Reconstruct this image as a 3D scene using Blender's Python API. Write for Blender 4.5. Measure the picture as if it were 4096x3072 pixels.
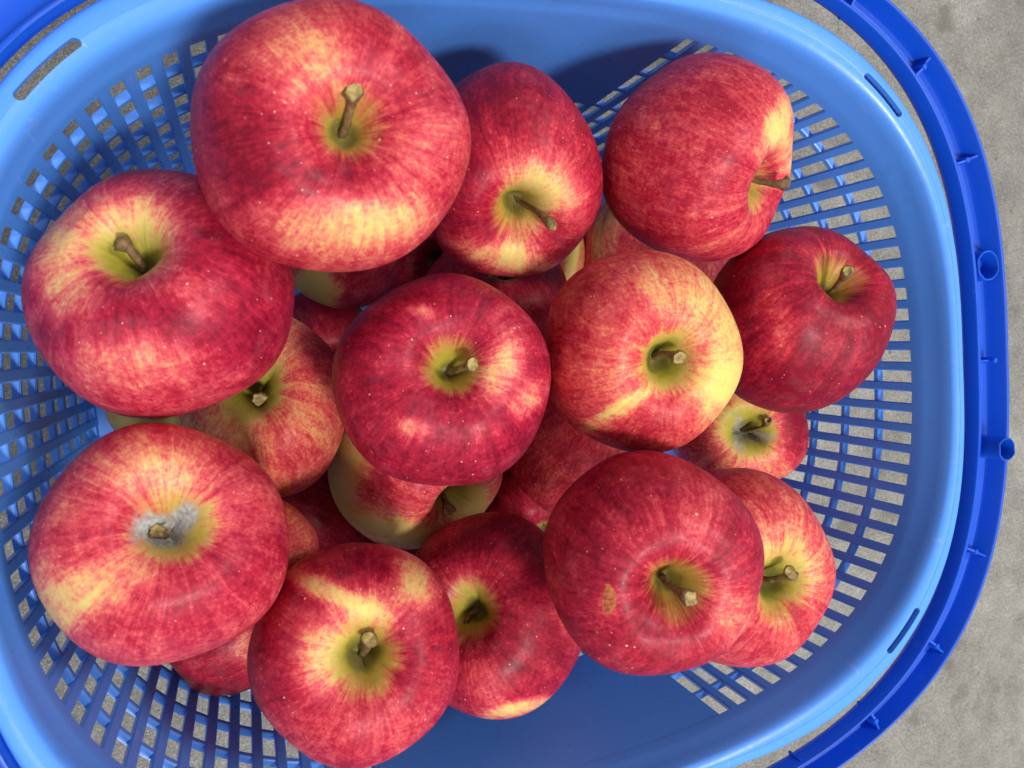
import bpy, math
import numpy as np

for _o in list(bpy.data.objects):
    bpy.data.objects.remove(_o, do_unlink=True)
SC = bpy.context.scene
COL = SC.collection

# ------------------------------------------------------------------ camera
cam = bpy.data.cameras.new("camera")
cam.sensor_width = 36.0
cam.lens = 28.628
cam.clip_start = 0.01
cam.clip_end = 50.0
cam.dof.use_dof = True
cam.dof.focus_distance = 0.37
cam.dof.aperture_fstop = 18.0
camo = bpy.data.objects.new("camera", cam)
COL.objects.link(camo)
camo.location = (-0.14112, 0.04250, 0.49182)
camo.rotation_euler = (-0.056669, -0.383194, -0.085396)
SC.camera = camo

# ------------------------------------------------------------------ ambient light of the shop, lamps
world = bpy.data.worlds.new("World")
SC.world = world
world.use_nodes = True
bg = world.node_tree.nodes["Background"]
bg.inputs["Color"].default_value = (0.93, 0.97, 1.0, 1)
bg.inputs["Strength"].default_value = 0.43

def lamp(name, direction, dist, energy, size, color):
    l = bpy.data.lights.new(name, 'AREA')
    l.shape = 'DISK'; l.size = size; l.energy = energy; l.color = color
    o = bpy.data.objects.new(name, l); COL.objects.link(o)
    d = np.array(direction, float); d /= np.linalg.norm(d)
    o.location = tuple(np.array([0, 0, .15]) + d*dist)
    import mathutils
    o.rotation_euler = mathutils.Vector(tuple(d)).to_track_quat('Z', 'Y').to_euler()
    return o
lamp("ceiling_lamp", (0.02, -0.42, 1.0), 2.4, 43.0, 0.40, (1.0, 0.97, 0.93))
lamp("ceiling_lamp", (0.52, 0.26, 1.0), 2.6, 28.0, 0.55, (1.0, 0.97, 0.93))
lamp("ceiling_lamp", (-0.10, -0.95, 1.0), 2.8, 14.0, 0.90, (1.0, 0.98, 0.95))

SC.view_settings.view_transform = 'Standard'
SC.view_settings.look = 'None'
SC.view_settings.exposure = 0.0
SC.view_settings.gamma = 1.0
SC.cycles.max_bounces = 4
SC.cycles.diffuse_bounces = 3
SC.cycles.glossy_bounces = 2
SC.cycles.use_adaptive_sampling = True
SC.cycles.adaptive_threshold = 0.03

# ------------------------------------------------------------------ helpers
def mesh_obj(name, verts, faces, mat=None, parent=None, smooth=True, sharp=None):
    me = bpy.data.meshes.new(name)
    me.from_pydata([tuple(map(float, v)) for v in verts], [], [tuple(int(i) for i in f) for f in faces])
    me.validate()
    if smooth:
        me.polygons.foreach_set("use_smooth", [True]*len(me.polygons))
        if sharp is not None:
            me.set_sharp_from_angle(angle=math.radians(sharp))
    if mat: me.materials.append(mat)
    o = bpy.data.objects.new(name, me); COL.objects.link(o)
    if parent: o.parent = parent
    return o
def new_mat(name):
    m = bpy.data.materials.new(name); m.use_nodes = True
    nt = m.node_tree
    return m, nt, nt.nodes["Principled BSDF"]
def N(nt, typ, **kw):
    n = nt.nodes.new(typ)
    for k, v in kw.items():
        if k.startswith("i_"):
            n.inputs[k[2:].replace("_", " ")].default_value = v
        else:
            setattr(n, k, v)
    return n
def math_(nt, op, a, b=None, c=None, clamp=False):
    n = nt.nodes.new("ShaderNodeMath"); n.operation = op; n.use_clamp = clamp
    for i, x in enumerate((a, b, c)):
        if x is None: continue
        if isinstance(x, (int, float)): n.inputs[i].default_value = x
        else: nt.links.new(x, n.inputs[i])
    return n.outputs[0]
def vmath(nt, op, a, b):
    n = nt.nodes.new("ShaderNodeVectorMath"); n.operation = op
    for i, x in enumerate((a, b)):
        if isinstance(x, tuple): n.inputs[i].default_value = x
        elif isinstance(x, (int, float)): n.inputs["Scale"].default_value = x
        else: nt.links.new(x, n.inputs[i])
    return n.outputs[0]
def noise(nt, vec, scale, detail=3., rough=.55, dist=0.):
    n = nt.nodes.new("ShaderNodeTexNoise")
    n.inputs["Scale"].default_value = scale; n.inputs["Detail"].default_value = detail
    n.inputs["Roughness"].default_value = rough; n.inputs["Distortion"].default_value = dist
    if vec is not None: nt.links.new(vec, n.inputs["Vector"])
    return n.outputs[0]
def ramp(nt, fac, stops, interp='LINEAR'):
    n = nt.nodes.new("ShaderNodeValToRGB"); n.color_ramp.interpolation = interp
    e = n.color_ramp.elements
    while len(e) < len(stops): e.new(.5)
    for el, (p, c) in zip(e, stops):
        el.position = p; el.color = (*c, 1) if len(c) == 3 else c
    nt.links.new(fac, n.inputs[0])
    return n.outputs[0]
def mixc(nt, fac, a, b, mode='MIX'):
    n = nt.nodes.new("ShaderNodeMix"); n.data_type = 'RGBA'; n.blend_type = mode
    for s, x in ((n.inputs[0], fac), (n.inputs[6], a), (n.inputs[7], b)):
        if isinstance(x, (int, float)): s.default_value = x
        elif isinstance(x, tuple): s.default_value = (*x, 1)
        else: nt.links.new(x, s)
    return n.outputs[2]
def sstep(nt, x, lo, hi):
    n = nt.nodes.new("ShaderNodeMapRange"); n.interpolation_type = 'SMOOTHSTEP'
    n.inputs["From Min"].default_value = lo; n.inputs["From Max"].default_value = hi
    nt.links.new(x, n.inputs["Value"])
    return n.outputs[0]
def attr(nt, name, vec=False):
    n = nt.nodes.new("ShaderNodeAttribute"); n.attribute_name = name
    return n.outputs["Vector"] if vec else n.outputs["Fac"]
def bump(nt, h, strength, distance, bsdf, prev=None):
    b = nt.nodes.new("ShaderNodeBump")
    b.inputs["Strength"].default_value = strength; b.inputs["Distance"].default_value = distance
    nt.links.new(h, b.inputs["Height"])
    if prev is not None: nt.links.new(prev, b.inputs["Normal"])
    nt.links.new(b.outputs[0], bsdf.inputs["Normal"])
    return b.outputs[0]

# ------------------------------------------------------------------ materials
def concrete_material():
    m, nt, b = new_mat("concrete")
    tc = N(nt, "ShaderNodeTexCoord").outputs["Object"]
    big = noise(nt, tc, 5.0, 2, .6)
    mid = noise(nt, tc, 42.0, 3, .65)
    fine = noise(nt, tc, 420.0, 3, .8)
    v = math_(nt, 'ADD', math_(nt, 'MULTIPLY', big, .30), math_(nt, 'MULTIPLY', mid, .25))
    v = math_(nt, 'ADD', v, math_(nt, 'MULTIPLY', fine, .50))
    col = ramp(nt, v, [(.34, (.065, .061, .054)), (.46, (.17, .163, .147)), (.56, (.26, .25, .228)), (.70, (.44, .43, .40))])
    grit = noise(nt, tc, 1150.0, 1, .5)
    col = mixc(nt, sstep(nt, grit, .60, .72), col, (.52, .51, .475))
    col = mixc(nt, math_(nt, 'SUBTRACT', 1.0, sstep(nt, grit, .28, .38)), col, (.085, .078, .066))
    # stains and pits
    st = sstep(nt, noise(nt, tc, 26.0, 2, .6), .58, .74)
    col = mixc(nt, math_(nt, 'MULTIPLY', st, .55), col, (.12, .105, .085))
    vo = N(nt, "ShaderNodeTexVoronoi"); vo.inputs["Scale"].default_value = 55; nt.links.new(tc, vo.inputs["Vector"])
    pit = math_(nt, 'SUBTRACT', 1.0, sstep(nt, vo.outputs["Distance"], .06, .12))
    sep = N(nt, "ShaderNodeSeparateColor"); nt.links.new(vo.outputs["Color"], sep.inputs[0])
    pit = math_(nt, 'MULTIPLY', pit, math_(nt, 'GREATER_THAN', sep.outputs[0], .72))
    col = mixc(nt, math_(nt, 'MULTIPLY', pit, .7), col, (.13, .09, .05))
    nt.links.new(col, b.inputs["Base Color"])
    b.inputs["Roughness"].default_value = .82
    b.inputs["Specular IOR Level"].default_value = .25
    bump(nt, noise(nt, tc, 260.0, 2, .7), .5, .0014, b)
    return m
def plastic_material(name, c1, c2, rough, scuff):
    m, nt, b = new_mat(name)
    tc = N(nt, "ShaderNodeTexCoord").outputs["Object"]
    a = noise(nt, tc, 14.0, 1, .5)
    f = noise(nt, tc, 180.0, 2, .7)
    col = mixc(nt, a, c1, c2)
    sc = sstep(nt, noise(nt, tc, 95.0, 3, .75), .62, .80)
    col = mixc(nt, math_(nt, 'MULTIPLY', sc, scuff), col, tuple(min(1, x*.6+.25) for x in c1))
    st = N(nt, "ShaderNodeMapping"); st.inputs["Scale"].default_value = (700, 60, 60); st.inputs["Rotation"].default_value = (.3, .2, .7); nt.links.new(tc, st.inputs["Vector"])
    scr = sstep(nt, noise(nt, st.outputs[0], 1.0, 2, .5), .70, .80)
    col = mixc(nt, math_(nt, 'MULTIPLY', scr, scuff*1.2), col, tuple(min(1, x*.6+.3) for x in c1))
    dirt = sstep(nt, noise(nt, tc, 38.0, 3, .7), .60, .78)
    col = mixc(nt, math_(nt, 'MULTIPLY', dirt, .20), col, (.06, .12, .26))
    nt.links.new(col, b.inputs["Base Color"])
    r = math_(nt, 'ADD', math_(nt, 'MULTIPLY', f, .22), rough - .10)
    nt.links.new(r, b.inputs["Roughness"])
    b.inputs["Specular IOR Level"].default_value = .45
    bump(nt, noise(nt, tc, 30.0, 2, .5), .12, .0012, b)
    return m
def apple_material():
    m, nt, b = new_mat("apple_skin")
    rnd = N(nt, "ShaderNodeObjectInfo").outputs["Random"]
    comb = N(nt, "ShaderNodeCombineXYZ")
    for i, k in enumerate((71., 43., 97.)): nt.links.new(math_(nt, 'MULTIPLY', rnd, k), comb.inputs[i])
    up = vmath(nt, 'ADD', attr(nt, "upos", True), comb.outputs[0])
    so = vmath(nt, 'ADD', attr(nt, "streak", True), comb.outputs[0])
    wn = N(nt, "ShaderNodeTexNoise"); wn.inputs["Scale"].default_value = 2.2; wn.inputs["Detail"].default_value = 1
    nt.links.new(up, wn.inputs["Vector"])
    warp = vmath(nt, 'SCALE', vmath(nt, 'SUBTRACT', wn.outputs["Color"], (.5, .5, .5)), .16)
    so = vmath(nt, 'ADD', so, warp)
    S1 = noise(nt, so, 5.5, 3, .62)
    S2 = noise(nt, so, 19.0, 3, .65)
    L = noise(nt, up, 1.5, 1, .5)
    M = noise(nt, up, 25.0, 4, .78)
    M2 = noise(nt, up, 7.0, 3, .65)
    def c(x, k): return math_(nt, 'MULTIPLY', math_(nt, 'SUBTRACT', x, .5), k)
    val = attr(nt, "cover")
    S3 = noise(nt, so, 52.0, 2, .6)
    for x, k in ((L, .42), (S1, .52), (S2, .38), (S3, .28), (M, .80), (M2, .50)): val = math_(nt, 'ADD', val, c(x, k))
    pv = attr(nt, "pit")
    pvn = math_(nt, 'ADD', math_(nt, 'ADD', math_(nt, 'ADD', pv, c(S1, .8)), c(S2, .5)), c(L, 1.6))
    pm = math_(nt, 'SUBTRACT', 1.0, sstep(nt, pvn, .42, 1.35))
    val = math_(nt, 'SUBTRACT', val, math_(nt, 'MULTIPLY', pm, .36))
    A = ramp(nt, val, [(.00, (.74, .60, .15)), (.18, (.79, .50, .15)), (.35, (.78, .27, .11)), (.52, (.68, .085, .075)), (.74, (.46, .020, .035)), (1., (.22, .005, .017))])
    B = ramp(nt, val, [(.00, (.73, .59, .21)), (.18, (.77, .45, .19)), (.35, (.75, .23, .16)), (.52, (.64, .075, .105)), (.74, (.42, .014, .047)), (1., (.19, .004, .023))])
    col = mixc(nt, attr(nt, "hue"), A, B)
    # olive hollow round the stem, russet at its bottom
    ol = mixc(nt, M2, (.25, .235, .018), (.45, .40, .045))
    col = mixc(nt, math_(nt, 'MULTIPLY', pm, .95), col, ol)
    deep = math_(nt, 'SUBTRACT', 1.0, sstep(nt, math_(nt, 'ADD', pv, c(M2, .35)), .30, .62))
    col = mixc(nt, math_(nt, 'MULTIPLY', deep, .75), col, (.11, .09, .03))
    # lenticels
    for scl, thr, keep, alpha in ((9.0, .10, .35, .75), (16.0, .115, .45, .65)):
        vo = N(nt, "ShaderNodeTexVoronoi"); vo.inputs["Scale"].default_value = scl; nt.links.new(up, vo.inputs["Vector"])
        sep = N(nt, "ShaderNodeSeparateColor"); nt.links.new(vo.outputs["Color"], sep.inputs[0])
        rad = math_(nt, 'MULTIPLY', sep.outputs[1], thr)
        dot = sstep(nt, math_(nt, 'SUBTRACT', rad, vo.outputs["Distance"]), -.01, .03)
        dot = math_(nt, 'MULTIPLY', dot, math_(nt, 'GREATER_THAN', sep.outputs[0], keep))
        col = mixc(nt, math_(nt, 'MULTIPLY', dot, alpha), col, (.84, .60, .40))
    # waxy bloom film
    film = sstep(nt, noise(nt, up, 3.2, 3, .7), .48, .75)
    col = mixc(nt, math_(nt, 'MULTIPLY', film, .05), col, (.75, .45, .52))
    # chalky stain, brown scar
    mo = math_(nt, 'MULTIPLY', attr(nt, "mould"), sstep(nt, math_(nt, 'ADD', noise(nt, up, 11, 3, .75), math_(nt, 'MULTIPLY', attr(nt, "mould"), .35)), .52, .72))
    mcol = ramp(nt, M, [(.30, (.17, .17, .155)), (.70, (.58, .59, .59))])
    col = mixc(nt, mo, col, mcol)
    br = sstep(nt, math_(nt, 'ADD', math_(nt, 'ADD', attr(nt, "scar"), c(M2, 1.6)), c(M, .8)), .42, .66)
    col = mixc(nt, math_(nt, 'MULTIPLY', br, .85), col, mixc(nt, sstep(nt, M, .38, .62), (.20, .045, .02), (.50, .19, .055)))
    nt.links.new(col, b.inputs["Base Color"])
    r = math_(nt, 'ADD', .45, math_(nt, 'MULTIPLY', math_(nt, 'ADD', film, mo), .18))
    nt.links.new(math_(nt, 'ADD', r, c(M, .22)), b.inputs["Roughness"])
    b.inputs["Specular IOR Level"].default_value = .17
    b.inputs["Coat Weight"].default_value = .04
    b.inputs["Coat Roughness"].default_value = .24
    bump(nt, noise(nt, up, 4.5, 2, .55), .26, .0024, b)
    return m
def stem_material(name, c1, c2):
    m, nt, b = new_mat(name)
    tc = N(nt, "ShaderNodeTexCoord").outputs["Object"]
    n1 = noise(nt, tc, 420, 4, .7)
    nt.links.new(ramp(nt, n1, [(.32, c1), (.68, c2)]), b.inputs["Base Color"])
    b.inputs["Roughness"].default_value = .62
    bump(nt, n1, .8, .0008, b)
    return m
MAT_FLOOR = concrete_material()
MAT_BASKET = plastic_material("light_blue_plastic", (.085, .305, .93), (.10, .33, .95), .30, .46)
MAT_HANDLE = plastic_material("royal_blue_plastic", (.001, .075, .56), (.002, .085, .62), .42, .15)
MAT_APPLE = apple_material()
MAT_STEM = stem_material("stem_bark", (.075, .038, .018), (.26, .16, .065))
MAT_STEM_END = stem_material("stem_cut_end", (.16, .10, .03), (.50, .38, .12))

# ------------------------------------------------------------------ floor
fl = mesh_obj("floor", [(-4, -4, 0), (4, -4, 0), (4, 4, 0), (-4, 4, 0)], [(0, 1, 2, 3)], MAT_FLOOR)
fl["kind"] = "structure"

# ------------------------------------------------------------------ basket
Z0 = 195.0                      # rim reference height above the floor, all basket numbers in millimetres
DRAFT = math.radians(5.5)
KS = 11.39
def sup(th, a, b, n):
    c, s = np.cos(th), np.sin(th)
    return (np.abs(c/a)**n + np.abs(s/b)**n)**(-1/n)
def rise(x, t): return KS*((x/225.0)**2 - .5)*np.clip(1 - np.maximum(t, 0)/180.0, 0, 1)
def wall(th, t, out=0.0):
    """point of the inner wall face: polar angle th, t mm down the wall from the lattice top, out mm outwards"""
    th = np.asarray(th, float); t = np.asarray(t, float)
    a = 204.13 - t*math.sin(DRAFT) + out; b = 164.64 - t*math.sin(DRAFT) + out
    r = sup(th, a, b, 2.707)
    x, y = r*np.cos(th), r*np.sin(th)
    return np.stack([x, y, Z0 - 19.27 - t*math.cos(DRAFT) + rise(x, t)], -1)
def rim_outer(th, inset=0.0):
    r = sup(th, 225.0, 180.41, 2.238)*(1 - .0488*np.cos(4*th)) - inset
    x, y = r*np.cos(th), r*np.sin(th)
    return np.stack([x, y, Z0 + rise(x, 0)], -1)
def strip(rows, closed=True, skip=()):
    """rows: list of (n,3) arrays; faces between successive rows"""
    n = len(rows[0]); V = np.concatenate(rows)/1000.0; F = []
    m = n if closed else n - 1
    for k in range(len(rows) - 1):
        if k in skip: continue
        for i in range(m):
            j = (i + 1) % n
            F.append((k*n + i, k*n + j, (k + 1)*n + j, (k + 1)*n + i))
    return V, F
basket = bpy.data.objects.new("basket", None); COL.objects.link(basket)
basket["label"] = "light blue plastic shopping basket with lattice ends and dark blue handles folded down"
basket["category"] = "basket"

# rim: rolled inner edge, flat top with four slots, hanging outer skirt
TH = [np.linspace(0, 2*math.pi, 720, endpoint=False)]
for _c in (math.atan2(129.0, 171.4), math.pi - math.atan2(129.0, 171.4), math.pi + math.atan2(129.0, 171.4), -math.atan2(129.0, 171.4)):
    for _e in (-1, 1):
        TH.append((_c + _e*np.linspace(10.5, 15.0, 25)/214.5) % (2*math.pi))
TH = np.unique(np.round(np.concatenate(TH), 6))
NT = len(TH)
RO = rim_outer(TH)
IC = wall(TH, -9.5, 1.0)
def q(f, z, th=None):
    f = np.asarray(f, float)
    f = f[:, None] if f.ndim else f
    p = IC + f*(RO - IC)
    p = p.copy(); p[:, 2] = RO[:, 2] + z
    return p
slot_hw, slot_hl = 1.75, 13.6
u = np.full(NT, 9.0)
for sx in (1, -1):
    for sy in (1, -1):
        ctr = np.array([171.4*sx, 129.0*sy])
        tdir = np.array([math.cos(.7276)*sx, -math.sin(.7276)*sy])
        mid = (IC[:, :2]*.47 + RO[:, :2]*.53)
        near = np.linalg.norm(mid - ctr, axis=1) < 40
        al = (mid - ctr)@tdir
        u = np.where(near, np.abs(al), u)
inner_len = slot_hl - slot_hw
e = np.clip((u - inner_len)/slot_hw, 0, 1)
hw = np.where(u < slot_hl, slot_hw*np.sqrt(np.maximum(0, 1 - e*e)), 0.0)
wid = np.linalg.norm((RO - IC)[:, :2], axis=1)
no_slot = np.ones(NT, bool)
for sx in (1, -1):
    for sy in (1, -1):
        no_slot &= np.linalg.norm((IC[:, :2]*.47 + RO[:, :2]*.53) - np.array([171.4*sx, 129.0*sy]), axis=1) > 40
hw[no_slot] = 0
f1 = .53 - hw/wid; f2 = .53 + hw/wid
TOPZ = 3.8
rows = [wall(TH, 0.0), wall(TH, -2.5), wall(TH, -5.0), wall(TH, -7.5, .2), q(.0, -8.6), q(.03, -5.2), q(.075, -2.2), q(.14, .3), q(.23, 2.0),
        q(f1, 2.9 - 1.6*(.53 - f1)), q(f2, 3.0 + .5*(f2 - .53)), q(.80, 3.1), q(.90, 2.7), q(.965, 1.7), q(1.0, 0.0)]
def skirt(inset, z):
    p = rim_outer(TH, inset); p[:, 2] += z; return p
rows += [skirt(-.3, -3.0), skirt(-.5, -9.0), skirt(1.4, -9.2), skirt(1.6, -2.0), skirt(2.4, .2), q(.80, .7), q(f2, .6), q(f1, .4), q(.26, -.6),
         q(.14, -3.4), wall(TH, -5.0, 2.4), wall(TH, 0.0, 2.4), wall(TH, 0.0)]
i1, i2 = 9, 10; j2, j1 = 21, 22
V, F = strip(rows, skip=(i1, j2))
open_ = hw > 1e-6
for i in range(NT):
    j = (i + 1) % NT
    if open_[i] or open_[j]:
        F.append((i1*NT + i, i1*NT + j, j1*NT + j, j1*NT + i))
        F.append((i2*NT + j, i2*NT + i, j2*NT + i, j2*NT + j))
mesh_obj("rim", V, F, MAT_BASKET, basket, sharp=50)

# solid side panels in the middle of the two long sides
PX, PT = 80.0, 87.0
def panel(sign):
    xs = np.linspace(-PX, PX, 41)
    th = np.array([math.atan2(sign*164.0*(1 - abs(x/204.0)**2.7)**(1/2.7), x) for x in xs])
    ts = [.15, 15, 30, 45, 60, 75, PT]
    rows = [wall(th, t, .25) for t in ts] + [wall(th, t, 2.4) for t in reversed(ts)]
    V, F = strip(rows + [rows[0]], closed=False)
    n = len(xs); k = len(ts)
    for i in (0, n - 1):
        for a in range(k - 1):
            A, Bq = a*n + i, (a + 1)*n + i; Cq, Dq = (2*k - 2 - a)*n + i, (2*k - 1 - a)*n + i
            F.append((A, Bq, Cq, Dq))
    mesh_obj("side_panel", V, F, MAT_BASKET, basket, sharp=50)
panel(1); panel(-1)

# upright slats
NS = 114
thf = np.linspace(0, 2*math.pi, 7201)
pc = wall(thf, 0.0); arc = np.concatenate([[0], np.cumsum(np.linalg.norm(np.diff(pc[:, :2], axis=0), axis=1))])
PITCH = arc[-1]/NS
TB = 170.0
def slat(th0, t0):
    p0 = wall(th0, 0.0); p1 = wall(th0 + 1e-3, 0.0)
    T = (p1 - p0); T[2] = 0; T /= np.linalg.norm(T); Nn = np.array([T[1], -T[0], 0])
    ts = np.linspace(t0, TB, 8)
    V = []; F = []
    for t in ts:
        c = wall(th0, t)
        w = 2.4
        for (a, o) in ((-w, .55), (-w + .6, 0), (w - .6, 0), (w, .55), (w - .45, 3.0), (-w + .45, 3.0)):
            V.append((c + a*T + o*Nn)/1000)
    for k in range(len(ts) - 1):
        for i in range(6):
            j = (i + 1) % 6
            F.append((k*6 + i, (k + 1)*6 + i, (k + 1)*6 + j, k*6 + j))
    F.append(tuple(range(6))); F.append(tuple((len(ts) - 1)*6 + i for i in range(5, -1, -1)))
    return mesh_obj("slat", V, F, MAT_BASKET, basket, sharp=40)
for i in range(NS):
    s = ((i*PITCH - 1.9) % arc[-1])
    th0 = np.interp(s, arc, thf)
    x = wall(th0, 0.0)[0]
    solid = abs(x) < PX - 1 and abs(math.sin(th0)) > .5
    slat(th0, PT - 1.5 if solid else -1.5)

# cross bars: hoops round the ends, full rings below the panels
def cross_bar(th, t, closed):
    hh = 1.6
    rows = [wall(th, t - hh + .5, .6), wall(th, t - hh, 1.1), wall(th, t - hh, 3.5), wall(th, t + hh, 3.5), wall(th, t + hh, 1.1), wall(th, t + hh - .5, .6)]
    rows.append(rows[0])
    V, F = strip(rows, closed=closed)
    mesh_obj("cross_bar", V, F, MAT_BASKET, basket, sharp=40)
tha = math.atan2(164.0*(1 - (PX/204.0)**2.7)**(1/2.7), PX - 1)
for k in range(1, 8):
    t = 21.5*k
    if t < PT - 2:
        cross_bar(np.linspace(-tha, tha, 181), t, False)
        cross_bar(np.linspace(math.pi - tha, math.pi + tha, 181), t, False)
    else:
        cross_bar(np.linspace(0, 2*math.pi, 480, endpoint=False), t + (1.6 if k == 4 else 0), True)
# bottom: curb and floor plate
thb = np.linspace(0, 2*math.pi, 480, endpoint=False)
rows = [wall(thb, 164.0, .3), wall(thb, 170.0, .3)]
def base_row(f, z):
    p = wall(thb, 172.0); p[:, :2] *= f; p[:, 2] = z; return p
rows += [base_row(.98, 6.5), base_row(.94, 4.8), base_row(.5, 4.6), base_row(.01, 4.6)]
rows += [base_row(.01, 1.4), base_row(.96, 1.4), base_row(1.0, 3.0), wall(thb, 170.0, 3.4), wall(thb, 164.0, 3.4), rows[0]]
V, F = strip(rows)
mesh_obj("base", V, F, MAT_BASKET, basket, sharp=50)

# folded handles: open channels with ribs, socket and peg
def handle(side):
    def crv(th, w):
        f = w/21.0
        if side > 0: r = sup(th, 225.5 + 22.5*f, 189.5 + 12.0*f, 2.8)
        else: r = sup(th, 214.6 + 22.0*f, 174.5 + 15.0*f, 3.0)
        return r*np.cos(th)*side, r*np.sin(th)*1.0 + (2.5 if side > 0 else 3.0)
    ZT = 6.0 if side > 0 else 12.0
    n = 200
    th = np.linspace(math.radians(-88), math.radians(88), n)
    lift = ZT - 4.0*(np.abs(th)/math.radians(88))**2
    sec = [(0.0, -8.0), (0.0, -1.0), (.4, -.2), (1.2, 0.0), (2.0, -.3), (2.4, -1.2), (2.9, -8.6), (3.8, -9.8), (5.5, -10.2), (14.8, -10.2), (16.6, -9.6), (17.6, -8.0),
           (18.6, -1.4), (19.2, -.4), (20.0, -.1), (20.7, -.4), (21.0, -1.2), (20.6, -11.5), (19.0, -12.4), (5.0, -12.2), (1.6, -10.6), (.5, -8.8)]
    rows = []
    for w, z in sec + [sec[0]]:
        x, y = crv(th, w)
        rows.append(np.stack([x, y, Z0 + lift + z], -1))
    V, F = strip(rows, closed=False)
    k = len(sec)
    F.append(tuple(i*n for i in range(k))); F.append(tuple(i*n + n - 1 for i in range(k - 1, -1, -1)))
    if side < 0: F = [f[::-1] for f in F]
    h = mesh_obj("handle", V, F, MAT_HANDLE, basket, sharp=35)
    h["label"] = "dark blue channel handle folded down outside the %s end of the rim" % ("right" if side > 0 else "left")
    def lz(t): return Z0 + ZT - 4.0*(abs(t)/math.radians(88))**2
    def frame(deg, w):
        t = math.radians(deg)
        x, y = crv(np.array(t), w); x2, y2 = crv(np.array(t + 1e-3), w)
        T = np.array([x2 - x, y2 - y, 0]); T /= np.linalg.norm(T)
        Nn = np.array([T[1], -T[0], 0])*(1 if side > 0 else -1)
        return np.array([float(x), float(y), lz(t)]), T, Nn
    g = np.random.default_rng(5)
    for deg in (47.0, 35.2, 23.2, -1.0, -24.4, -36.7, -48.6, 60.0, 72.0, -60.0, -72.0):
        c, T, Nn = frame(deg, 10.3)
        sk = g.uniform(-.8, .8)
        V = []; F = []
        # thin plate with a ragged top and a little round post in the middle
        pr = [(-8.0, -9.9), (8.2, -9.9), (9.2, -2.2), (5.0, -3.0 + g.uniform(-.5, .5)), (2.0, -2.2), (0.0, -1.6), (-2.0, -2.4), (-5.0, -3.2), (-7.6, -2.0)]
        if deg == -1.0: pr = [(-8.0, -9.9), (4.2, -9.9), (4.4, -4.0), (0.0, -4.4), (-7.4, -4.2)]
        for s_ in (-.55, .55):
            for a, z in pr: V.append((c + a*Nn + (s_ + sk*a*.12)*T + np.array([0, 0, z]))/1000)
        m = len(pr); F.append(tuple(range(m))); F.append(tuple(range(2*m - 1, m - 1, -1)))
        for i in range(m):
            j = (i + 1) % m; F.append((i, m + i, m + j, j))
        cc = c + (3.4 if deg == -1.0 else .6)*Nn
        b0 = len(V); ns = 12
        for z, r in ((-9.8, 1.7), (-2.2, 1.6), (-1.5, 1.2)):
            for i in range(ns):
                an = 2*math.pi*i/ns
                V.append((cc + np.array([r*math.cos(an), r*math.sin(an), z]))/1000)
        for kx in range(2):
            for i in range(ns):
                j = (i + 1) % ns; F.append((b0 + kx*ns + i, b0 + kx*ns + j, b0 + (kx + 1)*ns + j, b0 + (kx + 1)*ns + i))
        F.append(tuple(b0 + 2*ns + i for i in range(ns)))
        mesh_obj("rib", V, F, MAT_HANDLE, h, sharp=35)
    def tube(name, deg, w, r, ztop, thick, flat):
        c, T, Nn = frame(deg, w); ns = 40
        rws = []
        for rr, z in ((r, -10.3), (r, ztop - .4), (r - .3, ztop), (r - thick + .2, ztop), (r - thick, ztop - .4), (r - thick, flat)):
            an = np.linspace(0, 2*math.pi, ns, endpoint=False)
            jit = .25*np.sin(an*3 + 1)+.15*np.sin(an*7) if abs(z - ztop) < .5 else 0*an
            rws.append(c + rr*np.cos(an)[:, None]*T + rr*np.sin(an)[:, None]*Nn + np.stack([0*an, 0*an, z + jit], -1))
        V, F = strip(rws); F.append(tuple(5*ns + i for i in range(ns)))
        mesh_obj(name, V, F, MAT_HANDLE, h, sharp=35)
    tube("socket", 10.6, 10.6, 7.6, -.6, 1.0, -10.0)
    tube("peg", -11.6, 9.6, 5.9, 8.0, .9, -8.0)
    # pivot lugs down to the rim
    for deg in (-86, 86):
        c, T, Nn = frame(deg, 6.0)
        V = []; 
        for z in (-16.0, -10.5):
            for a, s_ in ((-14, -6), (8, -6), (8, 6), (-14, 6)): V.append((c + a*Nn + s_*T + np.array([0, 0, z]))/1000)
        mesh_obj("pivot_lug", V, [(0, 3, 2, 1), (4, 5, 6, 7), (0, 1, 5, 4), (1, 2, 6, 5), (2, 3, 7, 6), (3, 0, 4, 7)], MAT_HANDLE, h, smooth=False)
handle(1); handle(-1)

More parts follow.
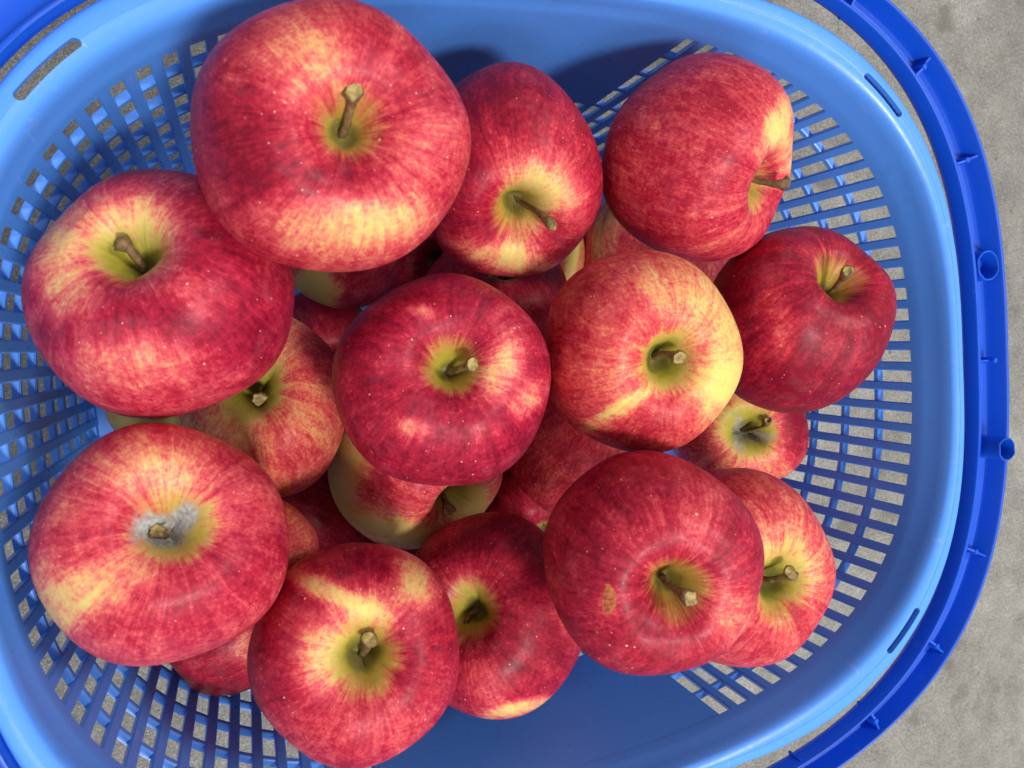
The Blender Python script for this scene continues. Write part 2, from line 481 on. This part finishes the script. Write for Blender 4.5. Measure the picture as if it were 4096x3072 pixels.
# ------------------------------------------------------------------ apples
# position of the centre, radius, local x, stem axis, sideways axis, facing axis, two squash factors, distance, red cover, pit size,
# crimson share, stem tip offset, label, patches of colour on the skin (kind, across, up, half width, half height, turn, strength)
APPLES = [
    ((-0.0898, 0.1018, 0.22), 0.04314, (0.9999, 0.0032, 0.0135), (-0.0131, -0.097, 0.9952), (0.9834, -0.0343, 0.178), (-0.1812, -0.2187, 0.9588), 1.015, 0.986, 0.2653, 0.62, 0.25, 0.6, (0.092, 0.274, 0.277), 'largest apple, red with a broad yellow patch below its thick upright stem', [('y', -0.049, -0.612, 0.612, 0.217, 0, 0.25), ('y', 0.371, -0.542, 0.315, 0.21, 10, 0.24), ('y', -0.119, 0.594, 0.262, 0.21, 0, 0.24), ('y', 0.65, -0.14, 0.35, 0.245, 0, 0.16), ('r', -0.678, 0.07, 0.315, 0.664, 0, 0.25), ('r', 0.021, -0.287, 0.524, 0.133, 0, 0.25), ('r', 0.58, 0.489, 0.385, 0.28, 30, 0.15), ('r', 0.86, -0.454, 0.175, 0.42, 0, 0.1)]),
    ((-0.0053, 0.1002, 0.1641), 0.0413, (0.9722, -0.0521, 0.2284), (-0.2159, -0.5776, 0.7873), (0.9245, -0.0789, 0.3729), (-0.381, -0.168, 0.9092), 0.938, 1.066, 0.3482, 0.84, 0.31, 0.55, (0.361, -0.263, 0.43), 'dark red apple with a long slanting stem in an olive pit, beside the largest apple', [('y', 0.388, -0.127, 0.407, 0.249, -30, 0.65), ('y', 0.005, -0.86, 0.575, 0.144, -12, 0.55), ('y', 0.173, -0.549, 0.163, 0.36, -25, 0.6), ('r', -0.259, 0.554, 0.575, 0.431, 0, 0.12)]),
    ((0.0762, 0.1018, 0.1856), 0.042, (0.8895, 0.0871, -0.4485), (0.4409, -0.4206, 0.7929), (0.8209, -0.1161, 0.5591), (-0.571, -0.1603, 0.8051), 0.975, 1.026, 0.3581, 0.66, 0.26, 0.55, (0.487, -0.106, 0.08), 'striped red apple lying on its side, stem pointing right towards the lattice', [('y', 0.785, 0.376, 0.116, 0.267, -20, 0.5), ('y', 0.902, 0.046, 0.097, 0.291, 15, 0.4)]),
    ((-0.1447, 0.0575, 0.1814), 0.04381, (0.9403, -0.078, 0.3313), (-0.2746, 0.4013, 0.8738), (0.9976, -0.0641, -0.0243), (0.021, -0.051, 0.9985), 1.016, 0.984, 0.2848, 0.75, 0.23, 0.85, (-0.15, 0.194, 0.135), 'crimson apple with a yellow green hollow, at the left side of the basket', [('y', -0.392, 0.536, 0.443, 0.259, -25, 0.36), ('y', -0.041, 0.573, 0.222, 0.259, 10, 0.3), ('y', -0.724, 0.129, 0.155, 0.351, 15, 0.45), ('y', -0.262, -0.517, 0.462, 0.214, 12, 0.42), ('y', 0.2, -0.0, 0.192, 0.148, -30, 0.34), ('r', 0.329, 0.425, 0.296, 0.443, 0, 0.2), ('r', -0.041, -0.24, 0.591, 0.148, 0, 0.2), ('r', 0.809, -0.24, 0.259, 0.48, 0, 0.1)]),
    ((-0.0514, 0.018, 0.1952), 0.04065, (0.9721, -0.0917, 0.2158), (-0.1873, 0.2498, 0.95), (0.9524, -0.086, 0.2925), (-0.2865, 0.0758, 0.9551), 0.996, 1.004, 0.3098, 0.85, 0.22, 0.8, (0.206, 0.065, 0.361), 'glossy deep red apple in the very middle of the pile, stem leaning right', [('y', 0.548, 0.108, 0.147, 0.269, -28, 0.6), ('y', 0.808, -0.152, 0.195, 0.108, 40, 0.5), ('y', -0.31, -0.412, 0.147, 0.095, -20, 0.45), ('y', -0.21, 0.667, 0.139, 0.061, -8, 0.45), ('y', 0.656, 0.563, 0.195, 0.217, 0, 0.2)]),
    ((0.0298, 0.0221, 0.2026), 0.0404, (0.9803, -0.0874, 0.1772), (-0.1846, -0.0858, 0.9791), (0.8535, -0.0703, 0.5163), (-0.513, 0.0609, 0.8562), 0.979, 1.021, 0.3323, 0.5, 0.32, 0.25, (0.216, 0.002, 0.337), 'orange red apple with a pale yellow flank, right of the middle apple', [('y', 0.949, 0.327, 0.206, 0.772, 0, 0.34), ('y', 0.762, -0.337, 0.196, 0.215, -30, 0.45), ('y', -0.206, -0.585, 0.397, 0.061, 33, 0.5), ('y', 0.332, 0.655, 0.327, 0.281, 0, 0.12), ('r', -0.463, 0.561, 0.421, 0.421, 0, 0.18), ('r', -0.744, -0.327, 0.281, 0.514, 0, 0.16), ('r', -0.229, -0.888, 0.561, 0.187, 0, 0.2)]),
    ((0.1252, 0.0286, 0.1862), 0.04161, (0.9965, -0.0776, 0.0302), (0.0122, 0.4948, 0.8689), (0.7461, -0.0713, 0.662), (-0.6614, 0.0356, 0.7492), 1.005, 0.995, 0.382, 0.9, 0.28, 0.5, (0.25, 0.25, 0.421), 'dark red apple with an off-centre pit, nearest the right end lattice', [('y', -0.214, 0.055, 0.177, 0.444, 20, 0.32), ('r', 0.047, -0.676, 0.783, 0.313, 0, 0.1)]),
    ((-0.1539, -0.0284, 0.1865), 0.04102, (0.9841, -0.1775, 0.0111), (0.0584, 0.3815, 0.9225), (0.9833, -0.1819, -0.008), (0.0496, 0.2253, 0.973), 1.014, 0.987, 0.2843, 0.62, 0.3, 0.75, (-0.072, 0.021, 0.107), 'red apple with a chalky grey white stain round its short stem', [('y', -0.069, 0.634, 0.374, 0.217, -10, 0.32), ('y', -0.798, -0.457, 0.335, 0.244, 20, 0.3), ('y', -0.305, -0.232, 0.473, 0.158, 35, 0.32), ('m', -0.152, 0.134, 0.158, 0.126, 20, 1.0), ('m', 0.108, 0.213, 0.11, 0.15, -20, 1.0), ('m', -0.01, 0.032, 0.189, 0.079, 0, 0.7), ('r', 0.621, -0.173, 0.355, 0.394, 0, 0.15), ('r', 0.148, -0.607, 0.473, 0.315, 0, 0.15)]),
    ((-0.0914, -0.0832, 0.1815), 0.04083, (0.9745, -0.1821, 0.1314), (-0.073, 0.2961, 0.9524), (0.9659, -0.1503, 0.2107), (-0.141, 0.3772, 0.9153), 0.983, 1.017, 0.3167, 0.7, 0.34, 0.6, (0.06, 0.116, 0.336), 'red apple with bright yellow patches and a shrivelled stem, at the bottom edge', [('y', -0.32, -0.066, 0.273, 0.247, 0, 0.6), ('y', -0.267, 0.516, 0.463, 0.088, -24, 0.6), ('y', 0.518, 0.684, 0.159, 0.291, 28, 0.6), ('y', 0.165, 0.384, 0.265, 0.176, 0, 0.25), ('r', -0.717, -0.013, 0.221, 0.529, 0, 0.2), ('r', 0.606, 0.075, 0.265, 0.353, 0, 0.15), ('r', 0.077, 0.825, 0.441, 0.176, 0, 0.2)]),
    ((0.0138, -0.0554, 0.2284), 0.04089, (0.9503, -0.1054, 0.2931), (-0.2955, -0.0079, 0.9553), (0.8547, -0.0278, 0.5184), (-0.486, 0.3083, 0.8177), 1.003, 0.997, 0.3095, 0.84, 0.26, 0.6, (0.209, -0.174, 0.371), 'big dark red apple with a small brown scar left of its stem', [('y', 0.764, -0.555, 0.198, 0.267, 25, 0.45), ('y', 0.506, 0.392, 0.181, 0.366, -15, 0.28), ('b', -0.389, -0.374, 0.065, 0.12, -8, 1.0), ('y', -0.389, -0.374, 0.112, 0.172, -8, 0.25)]),
    ((0.0809, -0.0811, 0.1904), 0.0429, (0.9819, -0.1663, 0.0911), (-0.0844, 0.0469, 0.9953), (0.8027, 0.0042, 0.5964), (-0.5672, 0.3145, 0.7611), 0.964, 1.038, 0.3715, 0.6, 0.4, 0.45, (0.268, 0.042, 0.42), 'pinkish red apple with a lime yellow pit, half hidden behind the scarred apple', [('y', 0.441, 0.005, 0.325, 0.305, 0, 0.35), ('y', 0.785, -0.118, 0.197, 0.295, 0, 0.15)]),
    ((-0.0217, -0.0967, 0.1407), 0.04479, (0.8171, 0.0103, 0.5764), (-0.5288, 0.4115, 0.7423), (0.9315, -0.0876, 0.3529), (-0.3019, 0.3547, 0.8849), 0.98, 1.02, 0.3812, 0.86, 0.26, 0.55, (-0.193, -0.421, 0.296), 'red apple with its stem lying left, half under the apple with bright yellow patches', [('y', -0.254, 0.097, 0.194, 0.242, 0, 0.4), ('y', 0.835, -0.048, 0.145, 0.29, 20, 0.3), ('y', 0.327, -0.929, 0.387, 0.063, 12, 0.7), ('y', -0.06, -0.726, 0.242, 0.242, 0, 0.2)]),
    ((-0.1103, 0.0085, 0.1083), 0.03972, (0.9686, -0.0954, 0.2296), (-0.1814, 0.3603, 0.915), (0.9902, -0.1088, 0.0875), (-0.0784, 0.0853, 0.9933), 0.935, 1.069, 0.3695, 0.43, 0.34, 0.2, (0.005, -0.039, 0.297), 'orange yellow apple with a grey brown pit, left of the middle apple', [('r', 0.642, 0.709, 0.211, 0.317, 0, 0.25), ('r', 0.484, -0.719, 0.37, 0.211, 0, 0.2)]),
    ((-0.0383, -0.0311, 0.0907), 0.04261, (0.8843, -0.1905, -0.4262), (0.2976, -0.4733, 0.8291), (0.9593, -0.1003, 0.264), (-0.2442, 0.175, 0.9538), 1.01, 0.99, 0.4156, 0.54, 0.22, 0.45, (0.13, -0.277, 0.287), 'yellow green and red apple lying on its side, directly below the middle apple', [('y', -0.846, -0.092, 0.189, 0.527, -15, 0.6), ('y', -0.263, -0.757, 0.527, 0.155, -12, 0.6), ('y', 0.624, -0.452, 0.222, 0.277, 0, 0.5), ('r', -0.208, -0.258, 0.444, 0.25, 0, 0.2)]),
    ((-0.0549, 0.0914, 0.0456), 0.0391, (0.6186, 0.0687, -0.7827), (0.6063, 0.5919, 0.5311), (0.9818, -0.0585, 0.1806), (-0.186, -0.1079, 0.9766), 1.041, 0.961, 0.4405, 0.72, 0.26, 0.6, (0.056, 0.15, 0.254), 'red apple with a yellow cheek peeping out below the largest apple', [('y', -0.445, -0.807, 0.295, 0.384, 0, 0.9)]),
    ((0.0106, 0.0461, 0.0966), 0.0381, (0.9723, -0.0767, 0.2207), (-0.1172, 0.6571, 0.7446), (0.9321, -0.0789, 0.3536), (-0.3555, -0.0105, 0.9346), 0.996, 1.004, 0.4214, 0.78, 0.32, 0.5, (-0.12, 0.051, 0.27), 'shaded red apple with a dark pit wedged above the middle apple', []),
    ((0.0505, 0.0757, 0.0438), 0.03747, (0.4636, 0.0637, -0.8838), (0.5499, 0.7614, 0.3434), (0.918, -0.0802, 0.3883), (-0.3938, -0.0701, 0.9165), 0.957, 1.045, 0.4823, 0.45, 0.26, 0.4, (0.087, 0.123, 0.26), 'sliver of a green and red apple deep behind the orange red apple', [('y', 0.776, -0.0, 0.117, 0.439, 0, 0.5)]),
    ((0.1212, 0.0686, 0.0756), 0.04351, (-0.3482, -0.0712, 0.9347), (-0.158, 0.9873, 0.0164), (0.8449, -0.0897, 0.5273), (-0.5328, -0.054, 0.8445), 0.989, 1.011, 0.4794, 0.6, 0.26, 0.35, (-0.023, 0.14, 0.264), 'dull brownish red apple deep in the gap below the striped apple', [('y', -0.736, 0.438, 0.251, 0.376, 0, 0.25)]),
    ((0.0548, -0.0334, 0.0917), 0.04107, (0.8873, -0.1737, -0.4273), (0.4021, 0.7452, 0.532), (0.8913, -0.0654, 0.4487), (-0.4333, 0.1689, 0.8853), 1.013, 0.987, 0.4491, 0.74, 0.26, 0.25, (0.036, 0.066, 0.29), 'dull red apple in shade between the middle apple and the scarred apple', [('y', -0.451, -0.233, 0.249, 0.373, 0, 0.12)]),
    ((0.1493, -0.0346, 0.1051), 0.03759, (0.9026, -0.0711, 0.4247), (-0.4201, 0.0709, 0.9047), (0.7942, -0.0383, 0.6064), (-0.5944, 0.1579, 0.7885), 1.056, 0.947, 0.4715, 0.6, 0.42, 0.35, (0.343, 0.134, 0.409), 'small yellow and red apple with a whitish pit, low against the right lattice', [('y', 0.328, -0.25, 0.499, 0.499, 0, 0.3), ('r', 0.899, 0.036, 0.214, 0.499, 0, 0.5), ('m', 0.043, -0.107, 0.114, 0.314, 0, 0.6), ('m', 0.328, -0.143, 0.242, 0.086, 0, 0.7)]),
    ((-0.0942, -0.0647, 0.0439), 0.03822, (0.3027, 0.1548, 0.9404), (-0.7128, 0.6918, 0.1155), (0.9808, -0.1421, 0.1339), (-0.0986, 0.2312, 0.9679), 1.023, 0.977, 0.4414, 0.84, 0.26, 0.55, (-0.05, 0.071, 0.287), 'deep lying red apple below the orange yellow apple', []),
    ((-0.1267, -0.0531, 0.129), 0.02955, (0.9779, -0.1471, 0.1489), (-0.0928, 0.3326, 0.9385), (0.9829, -0.1655, 0.0808), (-0.0365, 0.2551, 0.9662), 1.036, 0.965, 0.3497, 0.5, 0.26, 0.2, (-0.025, 0.052, 0.294), 'small sliver of an olive orange apple beside the chalky stained apple', []),
    ((-0.1365, -0.0942, 0.088), 0.03263, (0.0616, -0.3326, -0.941), (0.9204, 0.3837, -0.0754), (0.9784, -0.1927, 0.0744), (-0.0084, 0.3226, 0.9465), 1.036, 0.965, 0.3877, 0.84, 0.26, 0.6, (0.036, 0.095, 0.282), 'dark red apple low at the bottom left under the chalky stained apple', [('y', 0.304, -0.324, 0.176, 0.27, 0, 0.5)]),
    ((-0.1502, 0.0108, 0.0397), 0.02962, (0.9241, -0.0791, 0.3739), (-0.3818, -0.1441, 0.913), (0.9932, -0.115, -0.0156), (0.0236, 0.069, 0.9973), 1.006, 0.994, 0.4182, 0.1, 0.26, 0.3, (-0.039, 0.088, 0.284), 'pale greenish apple glimpsed low between the two left apples', []),
    ((-0.066, 0.0304, -0.0021), 0.03389, (0.9861, -0.0896, -0.1397), (0.0873, -0.4352, 0.8961), (0.9845, -0.0866, 0.1528), (-0.1513, 0.0231, 0.9882), 0.968, 1.033, 0.486, 0.8, 0.26, 0.5, (0.006, 0.101, 0.282), 'barely seen red apple at the basket bottom left of the middle apple', []),
    ((0.0337, -0.0752, 0.067), 0.03632, (0.9791, -0.135, 0.1522), (-0.1747, -0.1753, 0.9689), (0.9153, -0.0729, 0.3961), (-0.3676, 0.2508, 0.8956), 0.997, 1.003, 0.468, 0.8, 0.26, 0.5, (-0.013, 0.041, 0.297), 'barely seen red apple at the basket bottom below the middle apple', []),
    ((-0.0055, 0.0861, 0.0425), 0.03592, (0.9985, -0.0446, 0.0309), (-0.0487, -0.4853, 0.873), (0.9569, -0.0704, 0.2818), (-0.2875, -0.0925, 0.9533), 0.998, 1.002, 0.462, 0.86, 0.26, 0.5, (-0.009, 0.076, 0.29), 'shadowed dark red apple deep between the largest and the olive pitted apple', []),
    ((-0.0469, -0.0904, 0.0343), 0.03373, (0.9803, -0.194, -0.0366), (-0.001, -0.1904, 0.9817), (0.9646, -0.1224, 0.2337), (-0.1932, 0.2757, 0.9416), 1.026, 0.975, 0.47, 0.86, 0.26, 0.5, (-0.004, 0.054, 0.295), 'sliver of a dark apple at the basket bottom under the yellow green and red apple', []),
]
PROF = np.array([(0,.44),(.05,.455),(.10,.52),(.155,.62),(.22,.715),(.31,.795),(.42,.835),(.55,.82),(.70,.735),
                 (.84,.58),(.94,.37),(.99,.12),(.995,-.10),(.955,-.33),(.87,-.53),(.74,-.70),(.58,-.81),(.43,-.845),
                 (.30,-.82),(.19,-.755),(.10,-.69),(.04,-.665),(0,-.66)])
def profile(n):
    p = PROF; seg = np.linalg.norm(np.diff(p,axis=0),axis=1); t = np.concatenate([[0],np.cumsum(seg)])
    m = np.zeros_like(p); m[1:-1] = (p[2:]-p[:-2])/(t[2:]-t[:-2])[:,None]; m[0]=(p[1]-p[0])/(t[1]-t[0]); m[-1]=(p[-1]-p[-2])/(t[-1]-t[-2])
    m[0,1]=0; m[-1,1]=0
    s = np.linspace(0,t[-1],n); i = np.clip(np.searchsorted(t,s,'right')-1,0,len(p)-2)
    h = (t[i+1]-t[i]); u = (s-t[i])/h; h=h[:,None]; u=u[:,None]
    return (2*u**3-3*u**2+1)*p[i]+(u**3-2*u**2+u)*h*m[i]+(-2*u**3+3*u**2)*p[i+1]+(u**3-u**2)*h*m[i+1]
def apple_points(seed, N=84, M=128):
    """unit apple (radius 1), stem along +z; rows of M points, no poles"""
    g = np.random.default_rng(seed)
    pr = profile(N)[1:-1]
    ph = np.linspace(0,2*math.pi,M,endpoint=False)
    rho = pr[:,0][:,None]; z = pr[:,1][:,None]
    e = g.normal(0,1,6); q = g.uniform(0,2*math.pi,6)
    bot = np.clip(.5-z*.7,0,1); out = np.clip(rho/.5,0,1)**2
    f = 1+out*(.014*e[0]*np.cos(2*ph+q[0])+.010*e[1]*np.cos(3*ph+q[1]))+.016*np.cos(5*ph+q[2])*(.35+bot)*out
    zz = z+out*(.050*e[3]*np.cos(ph+q[3])*rho+.030*np.cos(5*ph+q[2])*(z>0)*rho*.8+.032*e[4]*np.cos(2*ph+q[4])*rho)
    x = rho*f*np.cos(ph); y = rho*f*np.sin(ph)
    # pit walls not perfectly round
    w = np.exp(-(rho/.35)**2)*(z>0)
    x = x+w*.03*e[5]*np.sin(ph*2+q[5]); zz = zz*np.ones_like(x)
    return np.stack([x,y,zz],-1).reshape(-1,3), len(pr), M
def make_apple(idx, rec):
    X, R, lx, ax, rr, vv, sx, sy, dist, cover, pitr, hue, tip, label, patches = rec
    ax = np.array(ax); lx = np.array(lx); ly = np.cross(ax, lx)
    M3 = np.stack([lx, ly, ax], 1)
    rr = np.array(rr); vv = np.array(vv); uu = np.cross(vv, rr)
    P, nr, Mn = apple_points(idx + 11)
    rho = np.hypot(P[:, 0], P[:, 1])
    W = P@M3.T
    W = W + (sx - 1)*np.outer(W@rr, rr) + (sy - 1)*np.outer(W@uu, uu)
    poles = np.array([[0, 0, PROF[0, 1]], [0, 0, PROF[-1, 1]]])@M3.T
    V = np.concatenate([W, poles])*R
    F = []
    for k in range(nr - 1):
        for i in range(Mn):
            j = (i + 1) % Mn
            F.append((k*Mn + i, (k + 1)*Mn + i, (k + 1)*Mn + j, k*Mn + j))
    n0 = nr*Mn
    for i in range(Mn):
        j = (i + 1) % Mn
        F.append((n0, i, j)); F.append((n0 + 1, (nr - 1)*Mn + j, (nr - 1)*Mn + i))
    o = mesh_obj("apple", V, F, MAT_APPLE)
    o.location = X
    o["label"] = label; o["category"] = "apple"; o["group"] = "apples heaped in the basket"
    me = o.data
    Pall = np.concatenate([P, [[0, 0, PROF[0, 1]], [0, 0, PROF[-1, 1]]]])
    rho = np.concatenate([rho, [1e-4, 1e-4]])
    Wn = V/R
    h = Wn@vv; su = (Wn@rr)/(1 - h*R/dist); sv = (Wn@uu)/(1 - h*R/dist)
    cov = np.full(len(V), cover); mould = np.zeros(len(V)); scar = np.zeros(len(V))
    for kind, px, py, l1, l2, ang, s in patches:
        a = math.radians(-ang)
        dx, dy = su - px, sv - py
        p_ = (dx*math.cos(a) - dy*math.sin(a))/l1; q_ = (dx*math.sin(a) + dy*math.cos(a))/l2
        g = np.sqrt(p_*p_ + q_*q_)
        mk = 1/(1 + np.exp((g - 1)*3.6))*(h > -.1)
        if kind == 'y': cov -= s*mk
        elif kind == 'r': cov += s*mk
        elif kind == 'm': mould = np.maximum(mould, s/(1 + np.exp((g - 1)*6)))
        elif kind == 'b': scar = np.maximum(scar, s/(1 + np.exp((g - 1)*6)))
    pit = np.where(Pall[:, 2] > 0.2, rho/(pitr*.88), 9.0)
    blossom = np.where(Pall[:, 2] < -.2, np.clip(1 - rho/.3, 0, 1), 0)
    cov -= blossom*.6
    st = np.stack([Pall[:, 0]/np.maximum(rho, 1e-4), Pall[:, 1]/np.maximum(rho, 1e-4), Pall[:, 2]*.16 + (rho*(Pall[:, 2] > 0))*.10], -1)
    for nm, arr in (("cover", cov), ("pit", pit), ("mould", mould), ("scar", scar), ("hue", np.full(len(V), hue))):
        at = me.attributes.new(nm, 'FLOAT', 'POINT'); at.data.foreach_set("value", arr.astype(np.float32))
    for nm, arr in (("upos", Pall), ("streak", st)):
        at = me.attributes.new(nm, 'FLOAT_VECTOR', 'POINT'); at.data.foreach_set("vector", arr.astype(np.float32).ravel())
    # stem: bent tapering stalk with a flared, cut end
    g = np.random.default_rng(idx + 200)
    p0 = ax*.40; p3 = ax*.45 + tip[0]*rr + tip[1]*uu + tip[2]*vv
    d = p3 - p0; L = np.linalg.norm(d)
    p1 = p0 + ax*L*.35 + .05*g.normal(size=3)*L/.5; p2 = p3 - d*.30 + .05*g.normal(size=3)*L/.5
    ns, nk = 12, 14
    rows = []; prev = None
    thick = g.uniform(.028, .038)*(.8 if L < .3 else 1)
    ts = np.linspace(0, 1, nk)
    for t in ts:
        c = (1-t)**3*p0 + 3*(1-t)**2*t*p1 + 3*(1-t)*t*t*p2 + t**3*p3
        tg = 3*(1-t)**2*(p1-p0) + 6*(1-t)*t*(p2-p1) + 3*t*t*(p3-p2); tg /= np.linalg.norm(tg)
        s = np.cross(tg, [.3, .9, .1]) if prev is None else prev - (prev@tg)*tg
        s /= np.linalg.norm(s); prev = s; w = np.cross(tg, s)
        r = thick*(1.2 - .38*math.sin(math.pi*min(t*1.2, 1))) + thick*.95*max(0, (t - .76)/.24)**1.3
        an = np.linspace(0, 2*math.pi, ns, endpoint=False)
        rad = r*(1 + .10*np.sin(an*2 + idx) + .11*g.normal(size=ns))
        rows.append(c + np.outer(np.cos(an)*rad, s) + np.outer(np.sin(an)*rad, w))
    rim_c = p3; last = rows[-1]
    rows.append(rim_c + tg*.012 + (last - rim_c)*.80 + np.outer(g.uniform(-.012, .022, ns), tg))
    V2 = np.concatenate(rows)*R; F2 = []
    for k in range(len(rows) - 1):
        for i in range(ns):
            j = (i + 1) % ns; F2.append((k*ns + i, k*ns + j, (k + 1)*ns + j, (k + 1)*ns + i))
    stem = mesh_obj("stem", V2, F2, MAT_STEM, o)
    e0 = rows[-1]; cen = rim_c + tg*.006
    V3 = np.concatenate([e0, cen + (e0 - e0.mean(0))*.55 + tg*.004, [cen - tg*.012]])*R
    F3 = [(i, (i + 1) % ns, ns + (i + 1) % ns, ns + i) for i in range(ns)] + [(ns + i, ns + (i + 1) % ns, 2*ns) for i in range(ns)]
    mesh_obj("stem_end", V3, F3, MAT_STEM_END, stem)
    return o
for i, rec in enumerate(APPLES):
    make_apple(i, rec)
